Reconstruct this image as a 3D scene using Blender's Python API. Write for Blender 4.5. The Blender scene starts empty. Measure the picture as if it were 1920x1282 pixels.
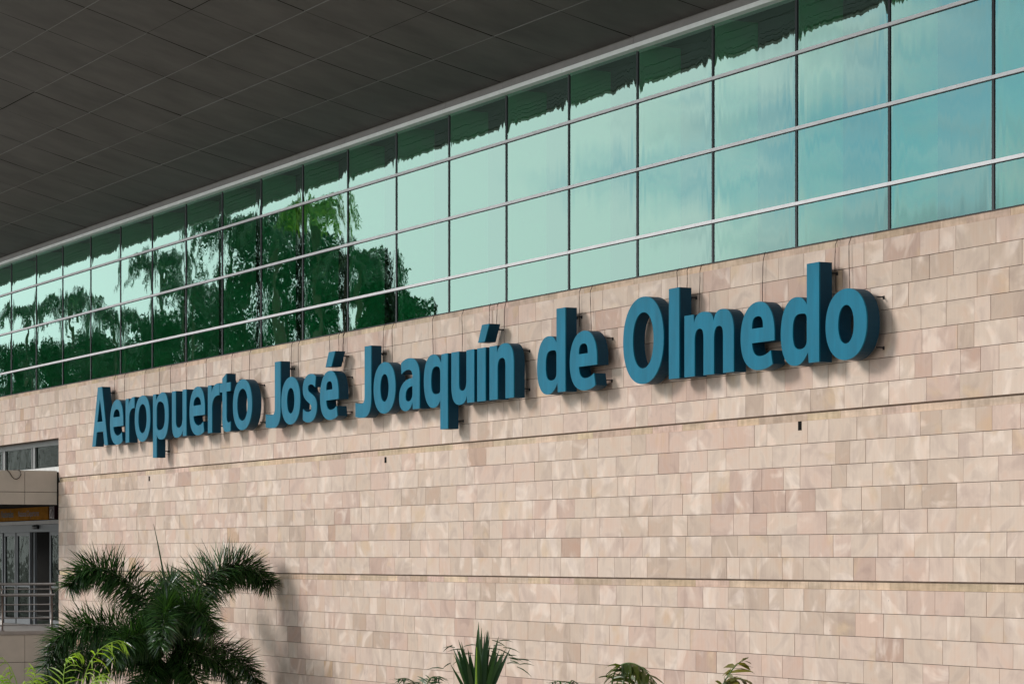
import bpy, bmesh, math, random
from mathutils import Vector, Matrix
from mathutils.geometry import tessellate_polygon
random.seed(7)
S = bpy.context.scene
COL = S.collection

# ------------------------------------------------------------------ camera, sky, sun
EYE = 4.6            # height of the lens above the ground
DW = 19.57           # distance of the camera from the stone wall
ANG = math.atan(2565/5000.0)
SA, CA = math.sin(ANG), math.cos(ANG)
cam = bpy.data.objects.new('camera', bpy.data.cameras.new('camera'))
COL.objects.link(cam)
cam.location = (0, -DW, EYE)
cam.rotation_euler = (math.pi/2, 0, math.pi/2-ANG)
cam.data.sensor_width = 36; cam.data.lens = 36*5000/1920.0
cam.data.shift_y = (1045-641)/1920.0
cam.data.clip_end = 6000
S.camera = cam

SUN_EL = math.radians(28); SUN_AZ = math.radians(36)   # azimuth measured from -Y towards -X
sdir = Vector((-math.sin(SUN_AZ)*math.cos(SUN_EL), -math.cos(SUN_AZ)*math.cos(SUN_EL), math.sin(SUN_EL)))
sun = bpy.data.objects.new('sun', bpy.data.lights.new('sun', 'SUN'))
COL.objects.link(sun)
sun.data.energy = 1.5; sun.data.angle = math.radians(15); sun.data.color = (1, .96, .92)
sun.rotation_euler = sdir.to_track_quat('Z', 'Y').to_euler()

w = bpy.data.worlds.new('World'); S.world = w; w.use_nodes = True
nt = w.node_tree; nt.nodes.clear()
def N(t, typ, **k):
    n = t.nodes.new(typ)
    for a, b in k.items(): setattr(n, a, b)
    return n
out = N(nt, 'ShaderNodeOutputWorld'); bg = N(nt, 'ShaderNodeBackground')
sky = N(nt, 'ShaderNodeTexSky', sky_type='NISHITA', sun_disc=False)
sky.sun_elevation = SUN_EL; sky.sun_rotation = math.atan2(sdir.x, sdir.y)
sky.air_density = 1.0; sky.dust_density = .6; sky.ozone_density = 1.5
tc = N(nt, 'ShaderNodeTexCoord'); mp = N(nt, 'ShaderNodeMapping'); mp.inputs['Scale'].default_value = (1, 1, 5.5)
nz = N(nt, 'ShaderNodeTexNoise'); nz.inputs['Scale'].default_value = 5.0; nz.inputs['Detail'].default_value = 7; nz.inputs['Roughness'].default_value = .55
nt.links.new(tc.outputs['Generated'], mp.inputs['Vector']); nt.links.new(mp.outputs[0], nz.inputs['Vector'])
# cloud cover: thins out towards a clear patch in the south-west, above the low cloud bank
dt = N(nt, 'ShaderNodeVectorMath', operation='DOT_PRODUCT')
cd = Vector((-math.sin(math.radians(46))*math.cos(math.radians(16)), -math.cos(math.radians(46))*math.cos(math.radians(16)), math.sin(math.radians(16))))
dt.inputs[1].default_value = cd
nt.links.new(tc.outputs['Generated'], dt.inputs[0])
mr = N(nt, 'ShaderNodeMapRange', interpolation_type='SMOOTHSTEP'); mr.inputs['From Min'].default_value = .95; mr.inputs['From Max'].default_value = .999
mr.inputs['To Min'].default_value = .30; mr.inputs['To Max'].default_value = -.05
nt.links.new(dt.outputs['Value'], mr.inputs['Value'])
ad = N(nt, 'ShaderNodeMath', operation='ADD'); nt.links.new(nz.outputs['Fac'], ad.inputs[0]); nt.links.new(mr.outputs[0], ad.inputs[1])
cr = N(nt, 'ShaderNodeMapRange', interpolation_type='SMOOTHSTEP'); cr.inputs['From Min'].default_value = .36; cr.inputs['From Max'].default_value = .72
nt.links.new(ad.outputs[0], cr.inputs['Value'])
nz2 = N(nt, 'ShaderNodeTexNoise'); nz2.inputs['Scale'].default_value = 6; nz2.inputs['Detail'].default_value = 6
nt.links.new(mp.outputs[0], nz2.inputs['Vector'])
cc = N(nt, 'ShaderNodeMix', data_type='RGBA')
cc.inputs[6].default_value = (4.0, 4.9, 5.4, 1); cc.inputs[7].default_value = (10.8, 10.8, 10.6, 1)
nzr = N(nt, 'ShaderNodeMapRange'); nzr.inputs['From Min'].default_value = .36; nzr.inputs['From Max'].default_value = .74
# the cloud deck is brightest on the side of the veiled sun
dt2 = N(nt, 'ShaderNodeVectorMath', operation='DOT_PRODUCT'); dt2.inputs[1].default_value = (-math.sin(math.radians(78)), -math.cos(math.radians(78)), .08); nt.links.new(tc.outputs['Generated'], dt2.inputs[0])
gr = N(nt, 'ShaderNodeMapRange', interpolation_type='SMOOTHSTEP'); gr.inputs['From Min'].default_value = .88; gr.inputs['From Max'].default_value = 1.0; gr.inputs['To Max'].default_value = .42
nt.links.new(dt2.outputs['Value'], gr.inputs['Value']); gs = N(nt, 'ShaderNodeMath', operation='ADD'); nt.links.new(nz2.outputs['Fac'], gs.inputs[0]); nt.links.new(gr.outputs[0], gs.inputs[1])
nt.links.new(gs.outputs[0], nzr.inputs['Value']); nt.links.new(nzr.outputs[0], cc.inputs[0])
mx = N(nt, 'ShaderNodeMix', data_type='RGBA')
tint = N(nt, 'ShaderNodeMix', data_type='RGBA', blend_type='MULTIPLY'); tint.inputs[0].default_value = 1; tint.inputs[7].default_value = (.42, .70, .80, 1)
nt.links.new(sky.outputs[0], tint.inputs[6])
nt.links.new(cr.outputs[0], mx.inputs[0]); nt.links.new(tint.outputs[2], mx.inputs[6]); nt.links.new(cc.outputs[2], mx.inputs[7])
nt.links.new(mx.outputs[2], bg.inputs['Color']); bg.inputs['Strength'].default_value = .1
nt.links.new(bg.outputs[0], out.inputs['Surface'])
S.view_settings.view_transform = 'Standard'; S.view_settings.look = 'None'
S.view_settings.exposure = 0.69; S.view_settings.gamma = 1

# ------------------------------------------------------------------ measuring helpers (photo pixel -> metres on a plane parallel to the wall)
F2 = 5000/CA/CA; TA = math.tan(ANG)
def sx(X, P=DW): return -(P*(F2/(X+1605.0)-TA))           # world x
def hz(X, Y, P=DW): return EYE+(1045.0-Y)*P/(CA*(X+1605.0))  # world z
def zdepth(x, y): return -x*CA+(y+DW)*SA
RIGHT = Vector((SA, CA, 0)); FWD = Vector((-CA, SA, 0)); UP = Vector((0, 0, 1))

# ------------------------------------------------------------------ object helpers
def tag(o, label=None, cat=None, group=None, kind=None):
    if label: o['label'] = label
    if cat: o['category'] = cat
    if group: o['group'] = group
    if kind: o['kind'] = kind
    return o
def thing(name, label, cat, loc, group=None):
    o = bpy.data.objects.new(name, None); COL.objects.link(o); o.location = loc; o.empty_display_size = .2
    return tag(o, label, cat, group)
class MB:
    def __init__(s): s.v = []; s.f = []; s.c = []
    def add(s, vs, fs, col=(.5, .5, .5, 1)):
        b = len(s.v); s.v += [tuple(v) for v in vs]; s.f += [tuple(i+b for i in f) for f in fs]; s.c += [col]*len(fs); return s
    def box(s, a, b, col=(.5, .5, .5, 1)):
        x0, x1 = sorted((a[0], b[0])); y0, y1 = sorted((a[1], b[1])); z0, z1 = sorted((a[2], b[2]))
        return s.add([(x0,y0,z0),(x1,y0,z0),(x1,y1,z0),(x0,y1,z0),(x0,y0,z1),(x1,y0,z1),(x1,y1,z1),(x0,y1,z1)],
              [(0,3,2,1),(4,5,6,7),(0,1,5,4),(1,2,6,5),(2,3,7,6),(3,0,4,7)], col)
    def tube(s, pts, r, n=8, r1=None, col=(.5, .5, .5, 1)):
        pts = [Vector(p) for p in pts]; vs = []; fs = []
        for i, p in enumerate(pts):
            d = (pts[min(i+1, len(pts)-1)]-pts[max(i-1, 0)]).normalized()
            a = d.cross(Vector((0, 0, 1)));
            if a.length < .05: a = d.cross(Vector((0, 1, 0)))
            a.normalize(); b = d.cross(a)
            rr = r if r1 is None else r+(r1-r)*i/(len(pts)-1)
            for k in range(n):
                t = 2*math.pi*k/n; vs.append(p+a*math.cos(t)*rr+b*math.sin(t)*rr)
        for i in range(len(pts)-1):
            for k in range(n):
                fs.append((i*n+k, i*n+(k+1) % n, (i+1)*n+(k+1) % n, (i+1)*n+k))
        fs.append(tuple(range(n))); fs.append(tuple((len(pts)-1)*n+k for k in range(n))[::-1])
        return s.add(vs, fs, col)
    def build(s, name, m, parent=None, smooth=False, bevel=0, fixn=False):
        me = bpy.data.meshes.new(name)
        off = Vector(parent_world(parent)) if parent else Vector((0, 0, 0))
        me.from_pydata([tuple(Vector(v)-off) for v in s.v], [], s.f)
        ca = me.color_attributes.new('tone', 'FLOAT_COLOR', 'CORNER')
        arr = []
        for f, c in zip(s.f, s.c): arr += list(c)*len(f)
        ca.data.foreach_set('color', arr)
        if smooth: me.polygons.foreach_set('use_smooth', [True]*len(me.polygons))
        if fixn:
            bm = bmesh.new(); bm.from_mesh(me); bmesh.ops.recalc_face_normals(bm, faces=bm.faces); bm.to_mesh(me); bm.free()
        me.materials.append(m)
        o = bpy.data.objects.new(name, me); COL.objects.link(o)
        if parent: o.parent = parent
        if bevel:
            b = o.modifiers.new('bevel', 'BEVEL'); b.width = bevel; b.segments = 2; b.limit_method = 'ANGLE'
        return o
WORLD = {}
def parent_world(p):
    v = Vector(p.location)
    while p.parent: p = p.parent; v += p.location
    return v

# ------------------------------------------------------------------ materials
def mat(name, col, rough=.6, metal=0, spec=.5):
    m = bpy.data.materials.new(name); m.use_nodes = True
    b = m.node_tree.nodes['Principled BSDF']
    b.inputs['Base Color'].default_value = (*col, 1); b.inputs['Roughness'].default_value = rough; b.inputs['Metallic'].default_value = metal
    b.inputs['Specular IOR Level'].default_value = spec
    return m
def ramp(t, stops):
    r = N(t, 'ShaderNodeValToRGB'); el = r.color_ramp.elements
    while len(el) > 1: el.remove(el[0])
    el[0].position = stops[0][0]; el[0].color = (*stops[0][1], 1)
    for p, c in stops[1:]:
        e = el.new(p); e.color = (*c, 1)
    return r
def noisy(name, col, var=.15, scale=3, rough=.6, metal=0, spec=.5, stretch=(1, 1, 1), bump=0, fine=60):
    m = mat(name, col, rough, metal, spec); t = m.node_tree; b = t.nodes['Principled BSDF']
    tc = N(t, 'ShaderNodeTexCoord'); mp = N(t, 'ShaderNodeMapping'); mp.inputs['Scale'].default_value = stretch
    n = N(t, 'ShaderNodeTexNoise'); n.inputs['Scale'].default_value = scale; n.inputs['Detail'].default_value = 8; n.inputs['Roughness'].default_value = .65
    t.links.new(tc.outputs['Object'], mp.inputs[0]); t.links.new(mp.outputs[0], n.inputs['Vector'])
    r = ramp(t, [(.3, tuple(c*(1-var) for c in col)), (.7, tuple(min(1, c*(1+var)) for c in col))])
    t.links.new(n.outputs['Fac'], r.inputs[0]); t.links.new(r.outputs[0], b.inputs['Base Color'])
    if bump:
        n2 = N(t, 'ShaderNodeTexNoise'); n2.inputs['Scale'].default_value = fine; n2.inputs['Detail'].default_value = 4
        t.links.new(tc.outputs['Object'], n2.inputs['Vector'])
        bp = N(t, 'ShaderNodeBump'); bp.inputs['Strength'].default_value = bump; bp.inputs['Distance'].default_value = .01
        t.links.new(n2.outputs['Fac'], bp.inputs['Height']); t.links.new(bp.outputs[0], b.inputs['Normal'])
    return m

def stone_mat():
    m = bpy.data.materials.new('sandstone'); m.use_nodes = True; t = m.node_tree; b = t.nodes['Principled BSDF']
    at = N(t, 'ShaderNodeAttribute', attribute_name='tone'); sp = N(t, 'ShaderNodeSeparateColor'); t.links.new(at.outputs['Color'], sp.inputs[0])
    tc = N(t, 'ShaderNodeTexCoord')
    # every block has its own patch of veining: offset the coordinates by the block seed
    sc = N(t, 'ShaderNodeVectorMath', operation='SCALE'); sc.inputs['Scale'].default_value = 40
    t.links.new(at.outputs['Color'], sc.inputs[0])
    ad = N(t, 'ShaderNodeVectorMath', operation='ADD'); t.links.new(tc.outputs['Object'], ad.inputs[0]); t.links.new(sc.outputs[0], ad.inputs[1])
    rot = N(t, 'ShaderNodeVectorRotate', rotation_type='Y_AXIS')
    ra = N(t, 'ShaderNodeMath', operation='MULTIPLY_ADD'); ra.inputs[1].default_value = 3.0; ra.inputs[2].default_value = -1.5
    t.links.new(sp.outputs[2], ra.inputs[0]); t.links.new(ra.outputs[0], rot.inputs['Angle']); t.links.new(ad.outputs[0], rot.inputs['Vector'])
    mp = N(t, 'ShaderNodeMapping'); mp.inputs['Scale'].default_value = (1.25, 1, .85); t.links.new(rot.outputs[0], mp.inputs[0])
    base = ramp(t, [(0, (.50, .375, .295)), (.2, (.58, .45, .36)), (.42, (.635, .502, .412)), (.62, (.61, .45, .37)), (.8, (.53, .375, .305)), (.93, (.46, .315, .25)), (1, (.54, .37, .245))])
    t.links.new(sp.outputs[0], base.inputs[0])
    # pale flame-like veins
    v = N(t, 'ShaderNodeTexNoise'); v.inputs['Scale'].default_value = 1.5; v.inputs['Detail'].default_value = 3.5; v.inputs['Roughness'].default_value = .5; v.inputs['Distortion'].default_value = 1.1
    t.links.new(mp.outputs[0], v.inputs['Vector'])
    vr = N(t, 'ShaderNodeMapRange', interpolation_type='SMOOTHSTEP'); vr.inputs['From Min'].default_value = .52; vr.inputs['From Max'].default_value = .68
    t.links.new(v.outputs['Fac'], vr.inputs['Value'])
    vm = N(t, 'ShaderNodeMath', operation='MULTIPLY'); vm.inputs[1].default_value = .6; t.links.new(vr.outputs[0], vm.inputs[0])
    m1 = N(t, 'ShaderNodeMix', data_type='RGBA'); m1.inputs[7].default_value = (.80, .66, .565, 1)
    t.links.new(vm.outputs[0], m1.inputs[0]); t.links.new(base.outputs[0], m1.inputs[6])
    # ochre patches
    v2 = N(t, 'ShaderNodeTexNoise'); v2.inputs['Scale'].default_value = 1.4; v2.inputs['Detail'].default_value = 4
    o2 = N(t, 'ShaderNodeVectorMath', operation='ADD'); o2.inputs[1].default_value = (17, 3, 9); t.links.new(mp.outputs[0], o2.inputs[0]); t.links.new(o2.outputs[0], v2.inputs['Vector'])
    r2 = N(t, 'ShaderNodeMapRange', interpolation_type='SMOOTHSTEP'); r2.inputs['From Min'].default_value = .6; r2.inputs['From Max'].default_value = .72; r2.inputs['To Max'].default_value = .5
    t.links.new(v2.outputs['Fac'], r2.inputs['Value'])
    m2 = N(t, 'ShaderNodeMix', data_type='RGBA'); m2.inputs[7].default_value = (.60, .42, .26, 1)
    t.links.new(r2.outputs[0], m2.inputs[0]); t.links.new(m1.outputs[2], m2.inputs[6])
    # soft grey / rose clouds within a block
    v3 = N(t, 'ShaderNodeTexNoise'); v3.inputs['Scale'].default_value = 2.6; v3.inputs['Detail'].default_value = 5; v3.inputs['Distortion'].default_value = .7
    o3 = N(t, 'ShaderNodeVectorMath', operation='ADD'); o3.inputs[1].default_value = (3, 31, 5); t.links.new(mp.outputs[0], o3.inputs[0]); t.links.new(o3.outputs[0], v3.inputs['Vector'])
    r3 = ramp(t, [(.32, (.84, .82, .83)), (.5, (1, 1, 1)), (.68, (1.0, .935, .90))])
    t.links.new(v3.outputs['Fac'], r3.inputs[0])
    m3 = N(t, 'ShaderNodeMix', data_type='RGBA', blend_type='MULTIPLY'); m3.inputs[0].default_value = 1
    t.links.new(m2.outputs[2], m3.inputs[6]); t.links.new(r3.outputs[0], m3.inputs[7])
    # fine vertical saw marks / weather streaks and pits
    mp4 = N(t, 'ShaderNodeMapping'); mp4.inputs['Scale'].default_value = (26, 26, .8); t.links.new(tc.outputs['Object'], mp4.inputs[0])
    v4 = N(t, 'ShaderNodeTexNoise'); v4.inputs['Scale'].default_value = 1; v4.inputs['Detail'].default_value = 4; t.links.new(mp4.outputs[0], v4.inputs['Vector'])
    r4 = ramp(t, [(.3, (.90, .89, .88)), (.62, (1, 1, 1))]); t.links.new(v4.outputs['Fac'], r4.inputs[0])
    m4 = N(t, 'ShaderNodeMix', data_type='RGBA', blend_type='MULTIPLY'); m4.inputs[0].default_value = .5
    t.links.new(m3.outputs[2], m4.inputs[6]); t.links.new(r4.outputs[0], m4.inputs[7])
    vo = N(t, 'ShaderNodeTexNoise'); vo.inputs['Scale'].default_value = 22; vo.inputs['Detail'].default_value = 2; t.links.new(tc.outputs['Object'], vo.inputs['Vector'])
    r5 = N(t, 'ShaderNodeMapRange'); r5.inputs['From Min'].default_value = .74; r5.inputs['From Max'].default_value = .78; r5.inputs['To Max'].default_value = .6
    t.links.new(vo.outputs['Fac'], r5.inputs['Value'])
    m5 = N(t, 'ShaderNodeMix', data_type='RGBA'); m5.inputs[7].default_value = (.12, .09, .07, 1)
    t.links.new(r5.outputs[0], m5.inputs[0]); t.links.new(m4.outputs[2], m5.inputs[6])
    t.links.new(m5.outputs[2], b.inputs['Base Color'])
    b.inputs['Roughness'].default_value = .62; b.inputs['Specular IOR Level'].default_value = .3
    bp = N(t, 'ShaderNodeBump'); bp.inputs['Strength'].default_value = .25; bp.inputs['Distance'].default_value = .006
    v6 = N(t, 'ShaderNodeTexNoise'); v6.inputs['Scale'].default_value = 9; v6.inputs['Detail'].default_value = 6; t.links.new(tc.outputs['Object'], v6.inputs['Vector'])
    t.links.new(v6.outputs['Fac'], bp.inputs['Height']); t.links.new(bp.outputs[0], b.inputs['Normal'])
    return m
def strip_mat():
    m = noisy('stained_strip', (.56, .42, .31), .22, 2.2, .7, stretch=(1, 1, 3)); t = m.node_tree; b = t.nodes['Principled BSDF']
    src = b.inputs['Base Color'].links[0].from_socket
    at = N(t, 'ShaderNodeAttribute', attribute_name='tone'); mm = N(t, 'ShaderNodeMix', data_type='RGBA', blend_type='MULTIPLY'); mm.inputs[0].default_value = 1
    t.links.new(src, mm.inputs[6]); t.links.new(at.outputs['Color'], mm.inputs[7])
    tc = N(t, 'ShaderNodeTexCoord'); mp = N(t, 'ShaderNodeMapping'); mp.inputs['Scale'].default_value = (14, 14, 4); n = N(t, 'ShaderNodeTexNoise'); n.inputs['Scale'].default_value = 1; n.inputs['Detail'].default_value = 5
    t.links.new(tc.outputs['Object'], mp.inputs[0]); t.links.new(mp.outputs[0], n.inputs['Vector'])
    r = ramp(t, [(.35, (.62, .58, .52)), (.6, (1, 1, 1))]); t.links.new(n.outputs['Fac'], r.inputs[0])
    m3 = N(t, 'ShaderNodeMix', data_type='RGBA', blend_type='MULTIPLY'); m3.inputs[0].default_value = .5
    t.links.new(mm.outputs[2], m3.inputs[6]); t.links.new(r.outputs[0], m3.inputs[7]); t.links.new(m3.outputs[2], b.inputs['Base Color'])
    return m

MULL0 = -25.68; MSP = 2.130
def glass_mat():
    m = bpy.data.materials.new('green_glass'); m.use_nodes = True; t = m.node_tree; t.nodes.clear()
    out = N(t, 'ShaderNodeOutputMaterial'); geo = N(t, 'ShaderNodeNewGeometry'); tc = N(t, 'ShaderNodeTexCoord')
    oi = N(t, 'ShaderNodeObjectInfo')
    sep = N(t, 'ShaderNodeSeparateXYZ'); t.links.new(geo.outputs['Position'], sep.inputs[0])
    def M(op, a, b=None, c=None):
        n = N(t, 'ShaderNodeMath', operation=op)
        for i, v in enumerate((a, b, c)):
            if v is None: continue
            if hasattr(v, 'links'): t.links.new(v, n.inputs[i])
            else: n.inputs[i].default_value = v
        return n.outputs[0]
    # distance to the pane's side edges: u = 0..1 across a pane
    u = M('FRACT', M('DIVIDE', M('ADD', sep.outputs['X'], -MULL0+MSP*40), MSP))
    e = M('MULTIPLY', M('ABSOLUTE', M('SUBTRACT', u, .5)), 2.0)
    edge = M('POWER', e, 9.0)
    # roller-wave ripple: fine columns, each tilting the reflection up or down
    cmp_ = N(t, 'ShaderNodeCombineXYZ'); t.links.new(sep.outputs['X'], cmp_.inputs[0]); t.links.new(M('MULTIPLY', sep.outputs['Z'], .05), cmp_.inputs[2])
    t.links.new(M('MULTIPLY', oi.outputs['Random'], 30), cmp_.inputs[1])
    n1 = N(t, 'ShaderNodeTexNoise'); n1.inputs['Scale'].default_value = 7; n1.inputs['Detail'].default_value = 2.5; n1.inputs['Roughness'].default_value = .6
    t.links.new(cmp_.outputs[0], n1.inputs['Vector'])
    n2 = N(t, 'ShaderNodeTexNoise'); n2.inputs['Scale'].default_value = 1.6; n2.inputs['Detail'].default_value = 2
    c2 = N(t, 'ShaderNodeCombineXYZ'); t.links.new(sep.outputs['X'], c2.inputs[0]); t.links.new(sep.outputs['Z'], c2.inputs[2]); t.links.new(M('MULTIPLY', oi.outputs['Random'], 57), c2.inputs[1])
    t.links.new(c2.outputs[0], n2.inputs['Vector'])
    amp = M('MULTIPLY_ADD', edge, .020, .010)
    n3 = N(t, 'ShaderNodeTexNoise'); n3.inputs['Scale'].default_value = 13; n3.inputs['Detail'].default_value = 1.5
    t.links.new(cmp_.outputs[0], n3.inputs['Vector'])
    edge2 = M('POWER', e, 5.0)
    tz = M('ADD', M('MULTIPLY', M('SUBTRACT', n1.outputs['Fac'], .5), amp), M('MULTIPLY', M('SUBTRACT', n3.outputs['Fac'], .5), M('MULTIPLY_ADD', edge2, .055, .006)))
    tz2 = M('MULTIPLY', M('SUBTRACT', n2.outputs['Fac'], .5), .009)
    tilt = M('MULTIPLY', M('SUBTRACT', oi.outputs['Random'], .5), .0042)
    # bowing of the pane towards its edges
    bow = M('MULTIPLY', M('MULTIPLY', M('SUBTRACT', u, .5), M('POWER', e, 3.0)), .010)
    nx = M('ADD', M('MULTIPLY', M('SUBTRACT', n2.outputs['Fac'], .5), .012), bow)
    nzv = M('ADD', M('ADD', tz, tz2), tilt)
    cn = N(t, 'ShaderNodeCombineXYZ'); t.links.new(nx, cn.inputs[0]); t.links.new(nzv, cn.inputs[2])
    va = N(t, 'ShaderNodeVectorMath', operation='ADD'); t.links.new(geo.outputs['Normal'], va.inputs[0]); t.links.new(cn.outputs[0], va.inputs[1])
    vn = N(t, 'ShaderNodeVectorMath', operation='NORMALIZE'); t.links.new(va.outputs[0], vn.inputs[0])
    gl = N(t, 'ShaderNodeBsdfGlossy'); gl.inputs['Color'].default_value = (.55, .83, .755, 1); gl.inputs['Roughness'].default_value = .003
    t.links.new(vn.outputs[0], gl.inputs['Normal'])
    tr = N(t, 'ShaderNodeBsdfTransparent'); tr.inputs['Color'].default_value = (.36, .82, .60, 1)
    fr = N(t, 'ShaderNodeFresnel'); fr.inputs['IOR'].default_value = 1.9
    fac = M('MINIMUM', M('MULTIPLY_ADD', fr.outputs[0], 1.3, .20), 1.0)
    fac = M('MULTIPLY', fac, M('SUBTRACT', 1.0, geo.outputs['Backfacing']))
    mx = N(t, 'ShaderNodeMixShader'); t.links.new(fac, mx.inputs[0]); t.links.new(tr.outputs[0], mx.inputs[1]); t.links.new(gl.outputs[0], mx.inputs[2])
    t.links.new(mx.outputs[0], out.inputs['Surface'])
    return m
def leaf_mat(name, c1, c2, rough=.38, trans=.25, spec=.5):
    m = bpy.data.materials.new(name); m.use_nodes = True; t = m.node_tree; b = t.nodes['Principled BSDF']; o = t.nodes['Material Output']
    at = N(t, 'ShaderNodeAttribute', attribute_name='tone'); mx = N(t, 'ShaderNodeMix', data_type='RGBA')
    mx.inputs[6].default_value = (*c1, 1); mx.inputs[7].default_value = (*c2, 1); t.links.new(at.outputs['Fac'], mx.inputs[0])
    t.links.new(mx.outputs[2], b.inputs['Base Color']); b.inputs['Roughness'].default_value = rough; b.inputs['Specular IOR Level'].default_value = spec
    tl = N(t, 'ShaderNodeBsdfTranslucent'); mc = N(t, 'ShaderNodeMix', data_type='RGBA', blend_type='MULTIPLY'); mc.inputs[0].default_value = 1
    mc.inputs[7].default_value = (1.3, 1.5, .5, 1); t.links.new(mx.outputs[2], mc.inputs[6]); t.links.new(mc.outputs[2], tl.inputs['Color'])
    ms = N(t, 'ShaderNodeMixShader'); ms.inputs[0].default_value = trans
    t.links.new(b.outputs[0], ms.inputs[1]); t.links.new(tl.outputs[0], ms.inputs[2]); t.links.new(ms.outputs[0], o.inputs['Surface'])
    return m

M_stone = stone_mat(); M_strip = strip_mat()
M_joint = noisy('mortar', (.36, .26, .205), .2, 5, .9)
M_alu = noisy('aluminium_rail', (.80, .76, .77), .08, 4, .4, .1)
M_alu2 = noisy('pale_trim', (.86, .85, .83), .08, 3, .45, .2)
M_trimdk = noisy('grey_trim', (.27, .245, .235), .1, 3, .5, .1)
M_gasket = mat('black_gasket', (.008, .009, .012), .5)
M_glass = glass_mat()
M_fin = noisy('interior_fin', (.88, .90, .85), .06, 2, .7)
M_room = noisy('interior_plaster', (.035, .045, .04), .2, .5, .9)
M_soffit = noisy('soffit_panel', (.098, .091, .086), .28, 1.1, .6, 0, .3, (1, .5, 1))
M_seam = mat('soffit_seam_bead', (.17, .16, .15), .5, .2)  # coloured paler than the panels for the light the seams catch
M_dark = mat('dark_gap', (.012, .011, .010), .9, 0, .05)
M_roof = noisy('roof_metal', (.45, .44, .42), .1, 1, .5)
M_clad = noisy('beige_cladding', (.46, .41, .355), .07, 2.5, .5, 0, .4)
M_paving = noisy('paving', (.30, .27, .25), .2, 2, .7, bump=.2)
M_ground = noisy('ground', (.32, .31, .27), .3, .08, .9)
M_steel = noisy('stainless_steel', (.22, .19, .175), .08, 6, .35, .7)
M_doorfr = noisy('door_aluminium', (.12, .127, .135), .08, 4, .5, .1)
M_winfr = noisy('window_frame', (.26, .26, .25), .08, 4, .45, .3)
M_sill = noisy('white_sill', (.72, .70, .66), .1, 6, .6)
M_orange = noisy('orange_panel', (.24, .10, .012), .3, 2, .9, 0, .05)
M_ink = mat('dark_lettering', (.02, .015, .015), .5)
M_white = mat('white_print', (.5, .45, .45), .5)
M_maroon = mat('maroon_panel', (.05, .015, .02), .4)
M_cable = mat('cable', (.07, .045, .035), .7)
M_soil = noisy('soil', (.06, .045, .03), .4, 3, .95)
M_trunk = noisy('palm_trunk', (.16, .14, .11), .3, 4, .85, stretch=(1, 1, 6), bump=.5)
M_bark = noisy('bark', (.10, .075, .055), .35, 5, .9, stretch=(1, 1, .3), bump=.5)
M_stalk = noisy('green_stalk', (.10, .16, .05), .2, 5, .45)
def darkglass():
    m = bpy.data.materials.new('dark_glass'); m.use_nodes = True; t = m.node_tree; t.nodes.clear()
    out = N(t, 'ShaderNodeOutputMaterial'); gl = N(t, 'ShaderNodeBsdfGlossy'); gl.inputs['Color'].default_value = (.75, .85, .8, 1); gl.inputs['Roughness'].default_value = .02
    tr = N(t, 'ShaderNodeBsdfTransparent'); tr.inputs['Color'].default_value = (.4, .5, .46, 1); geo = N(t, 'ShaderNodeNewGeometry')
    tc = N(t, 'ShaderNodeTexCoord'); n = N(t, 'ShaderNodeTexNoise'); n.inputs['Scale'].default_value = 2.2; bp = N(t, 'ShaderNodeBump'); bp.inputs['Strength'].default_value = .12; bp.inputs['Distance'].default_value = .1
    t.links.new(tc.outputs['Object'], n.inputs['Vector']); t.links.new(n.outputs['Fac'], bp.inputs['Height']); t.links.new(bp.outputs[0], gl.inputs['Normal'])
    fr = N(t, 'ShaderNodeFresnel'); fr.inputs['IOR'].default_value = 1.5
    a = N(t, 'ShaderNodeMath', operation='MULTIPLY_ADD'); a.inputs[1].default_value = .30; a.inputs[2].default_value = .012; t.links.new(fr.outputs[0], a.inputs[0])
    b = N(t, 'ShaderNodeMath', operation='SUBTRACT'); b.inputs[0].default_value = 1; t.links.new(geo.outputs['Backfacing'], b.inputs[1])
    c = N(t, 'ShaderNodeMath', operation='MULTIPLY'); t.links.new(a.outputs[0], c.inputs[0]); t.links.new(b.outputs[0], c.inputs[1])
    mx = N(t, 'ShaderNodeMixShader'); t.links.new(c.outputs[0], mx.inputs[0]); t.links.new(tr.outputs[0], mx.inputs[1]); t.links.new(gl.outputs[0], mx.inputs[2]); t.links.new(mx.outputs[0], out.inputs['Surface'])
    return m
M_dglass = darkglass()

# ------------------------------------------------------------------ setting
g = MB(); g.add([(-2500, -2500, 0), (2500, -2500, 0), (2500, 2500, 0), (-2500, 2500, 0)], [(0, 1, 2, 3)])
tag(g.build('ground', M_ground), kind='structure')
g = MB(); g.add([(-62, -9, .004), (20, -9, .004), (20, -.001, .004), (-62, -.001, .004)], [(0, 1, 2, 3)])
tag(g.build('planting_bed', M_soil), kind='structure')

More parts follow.
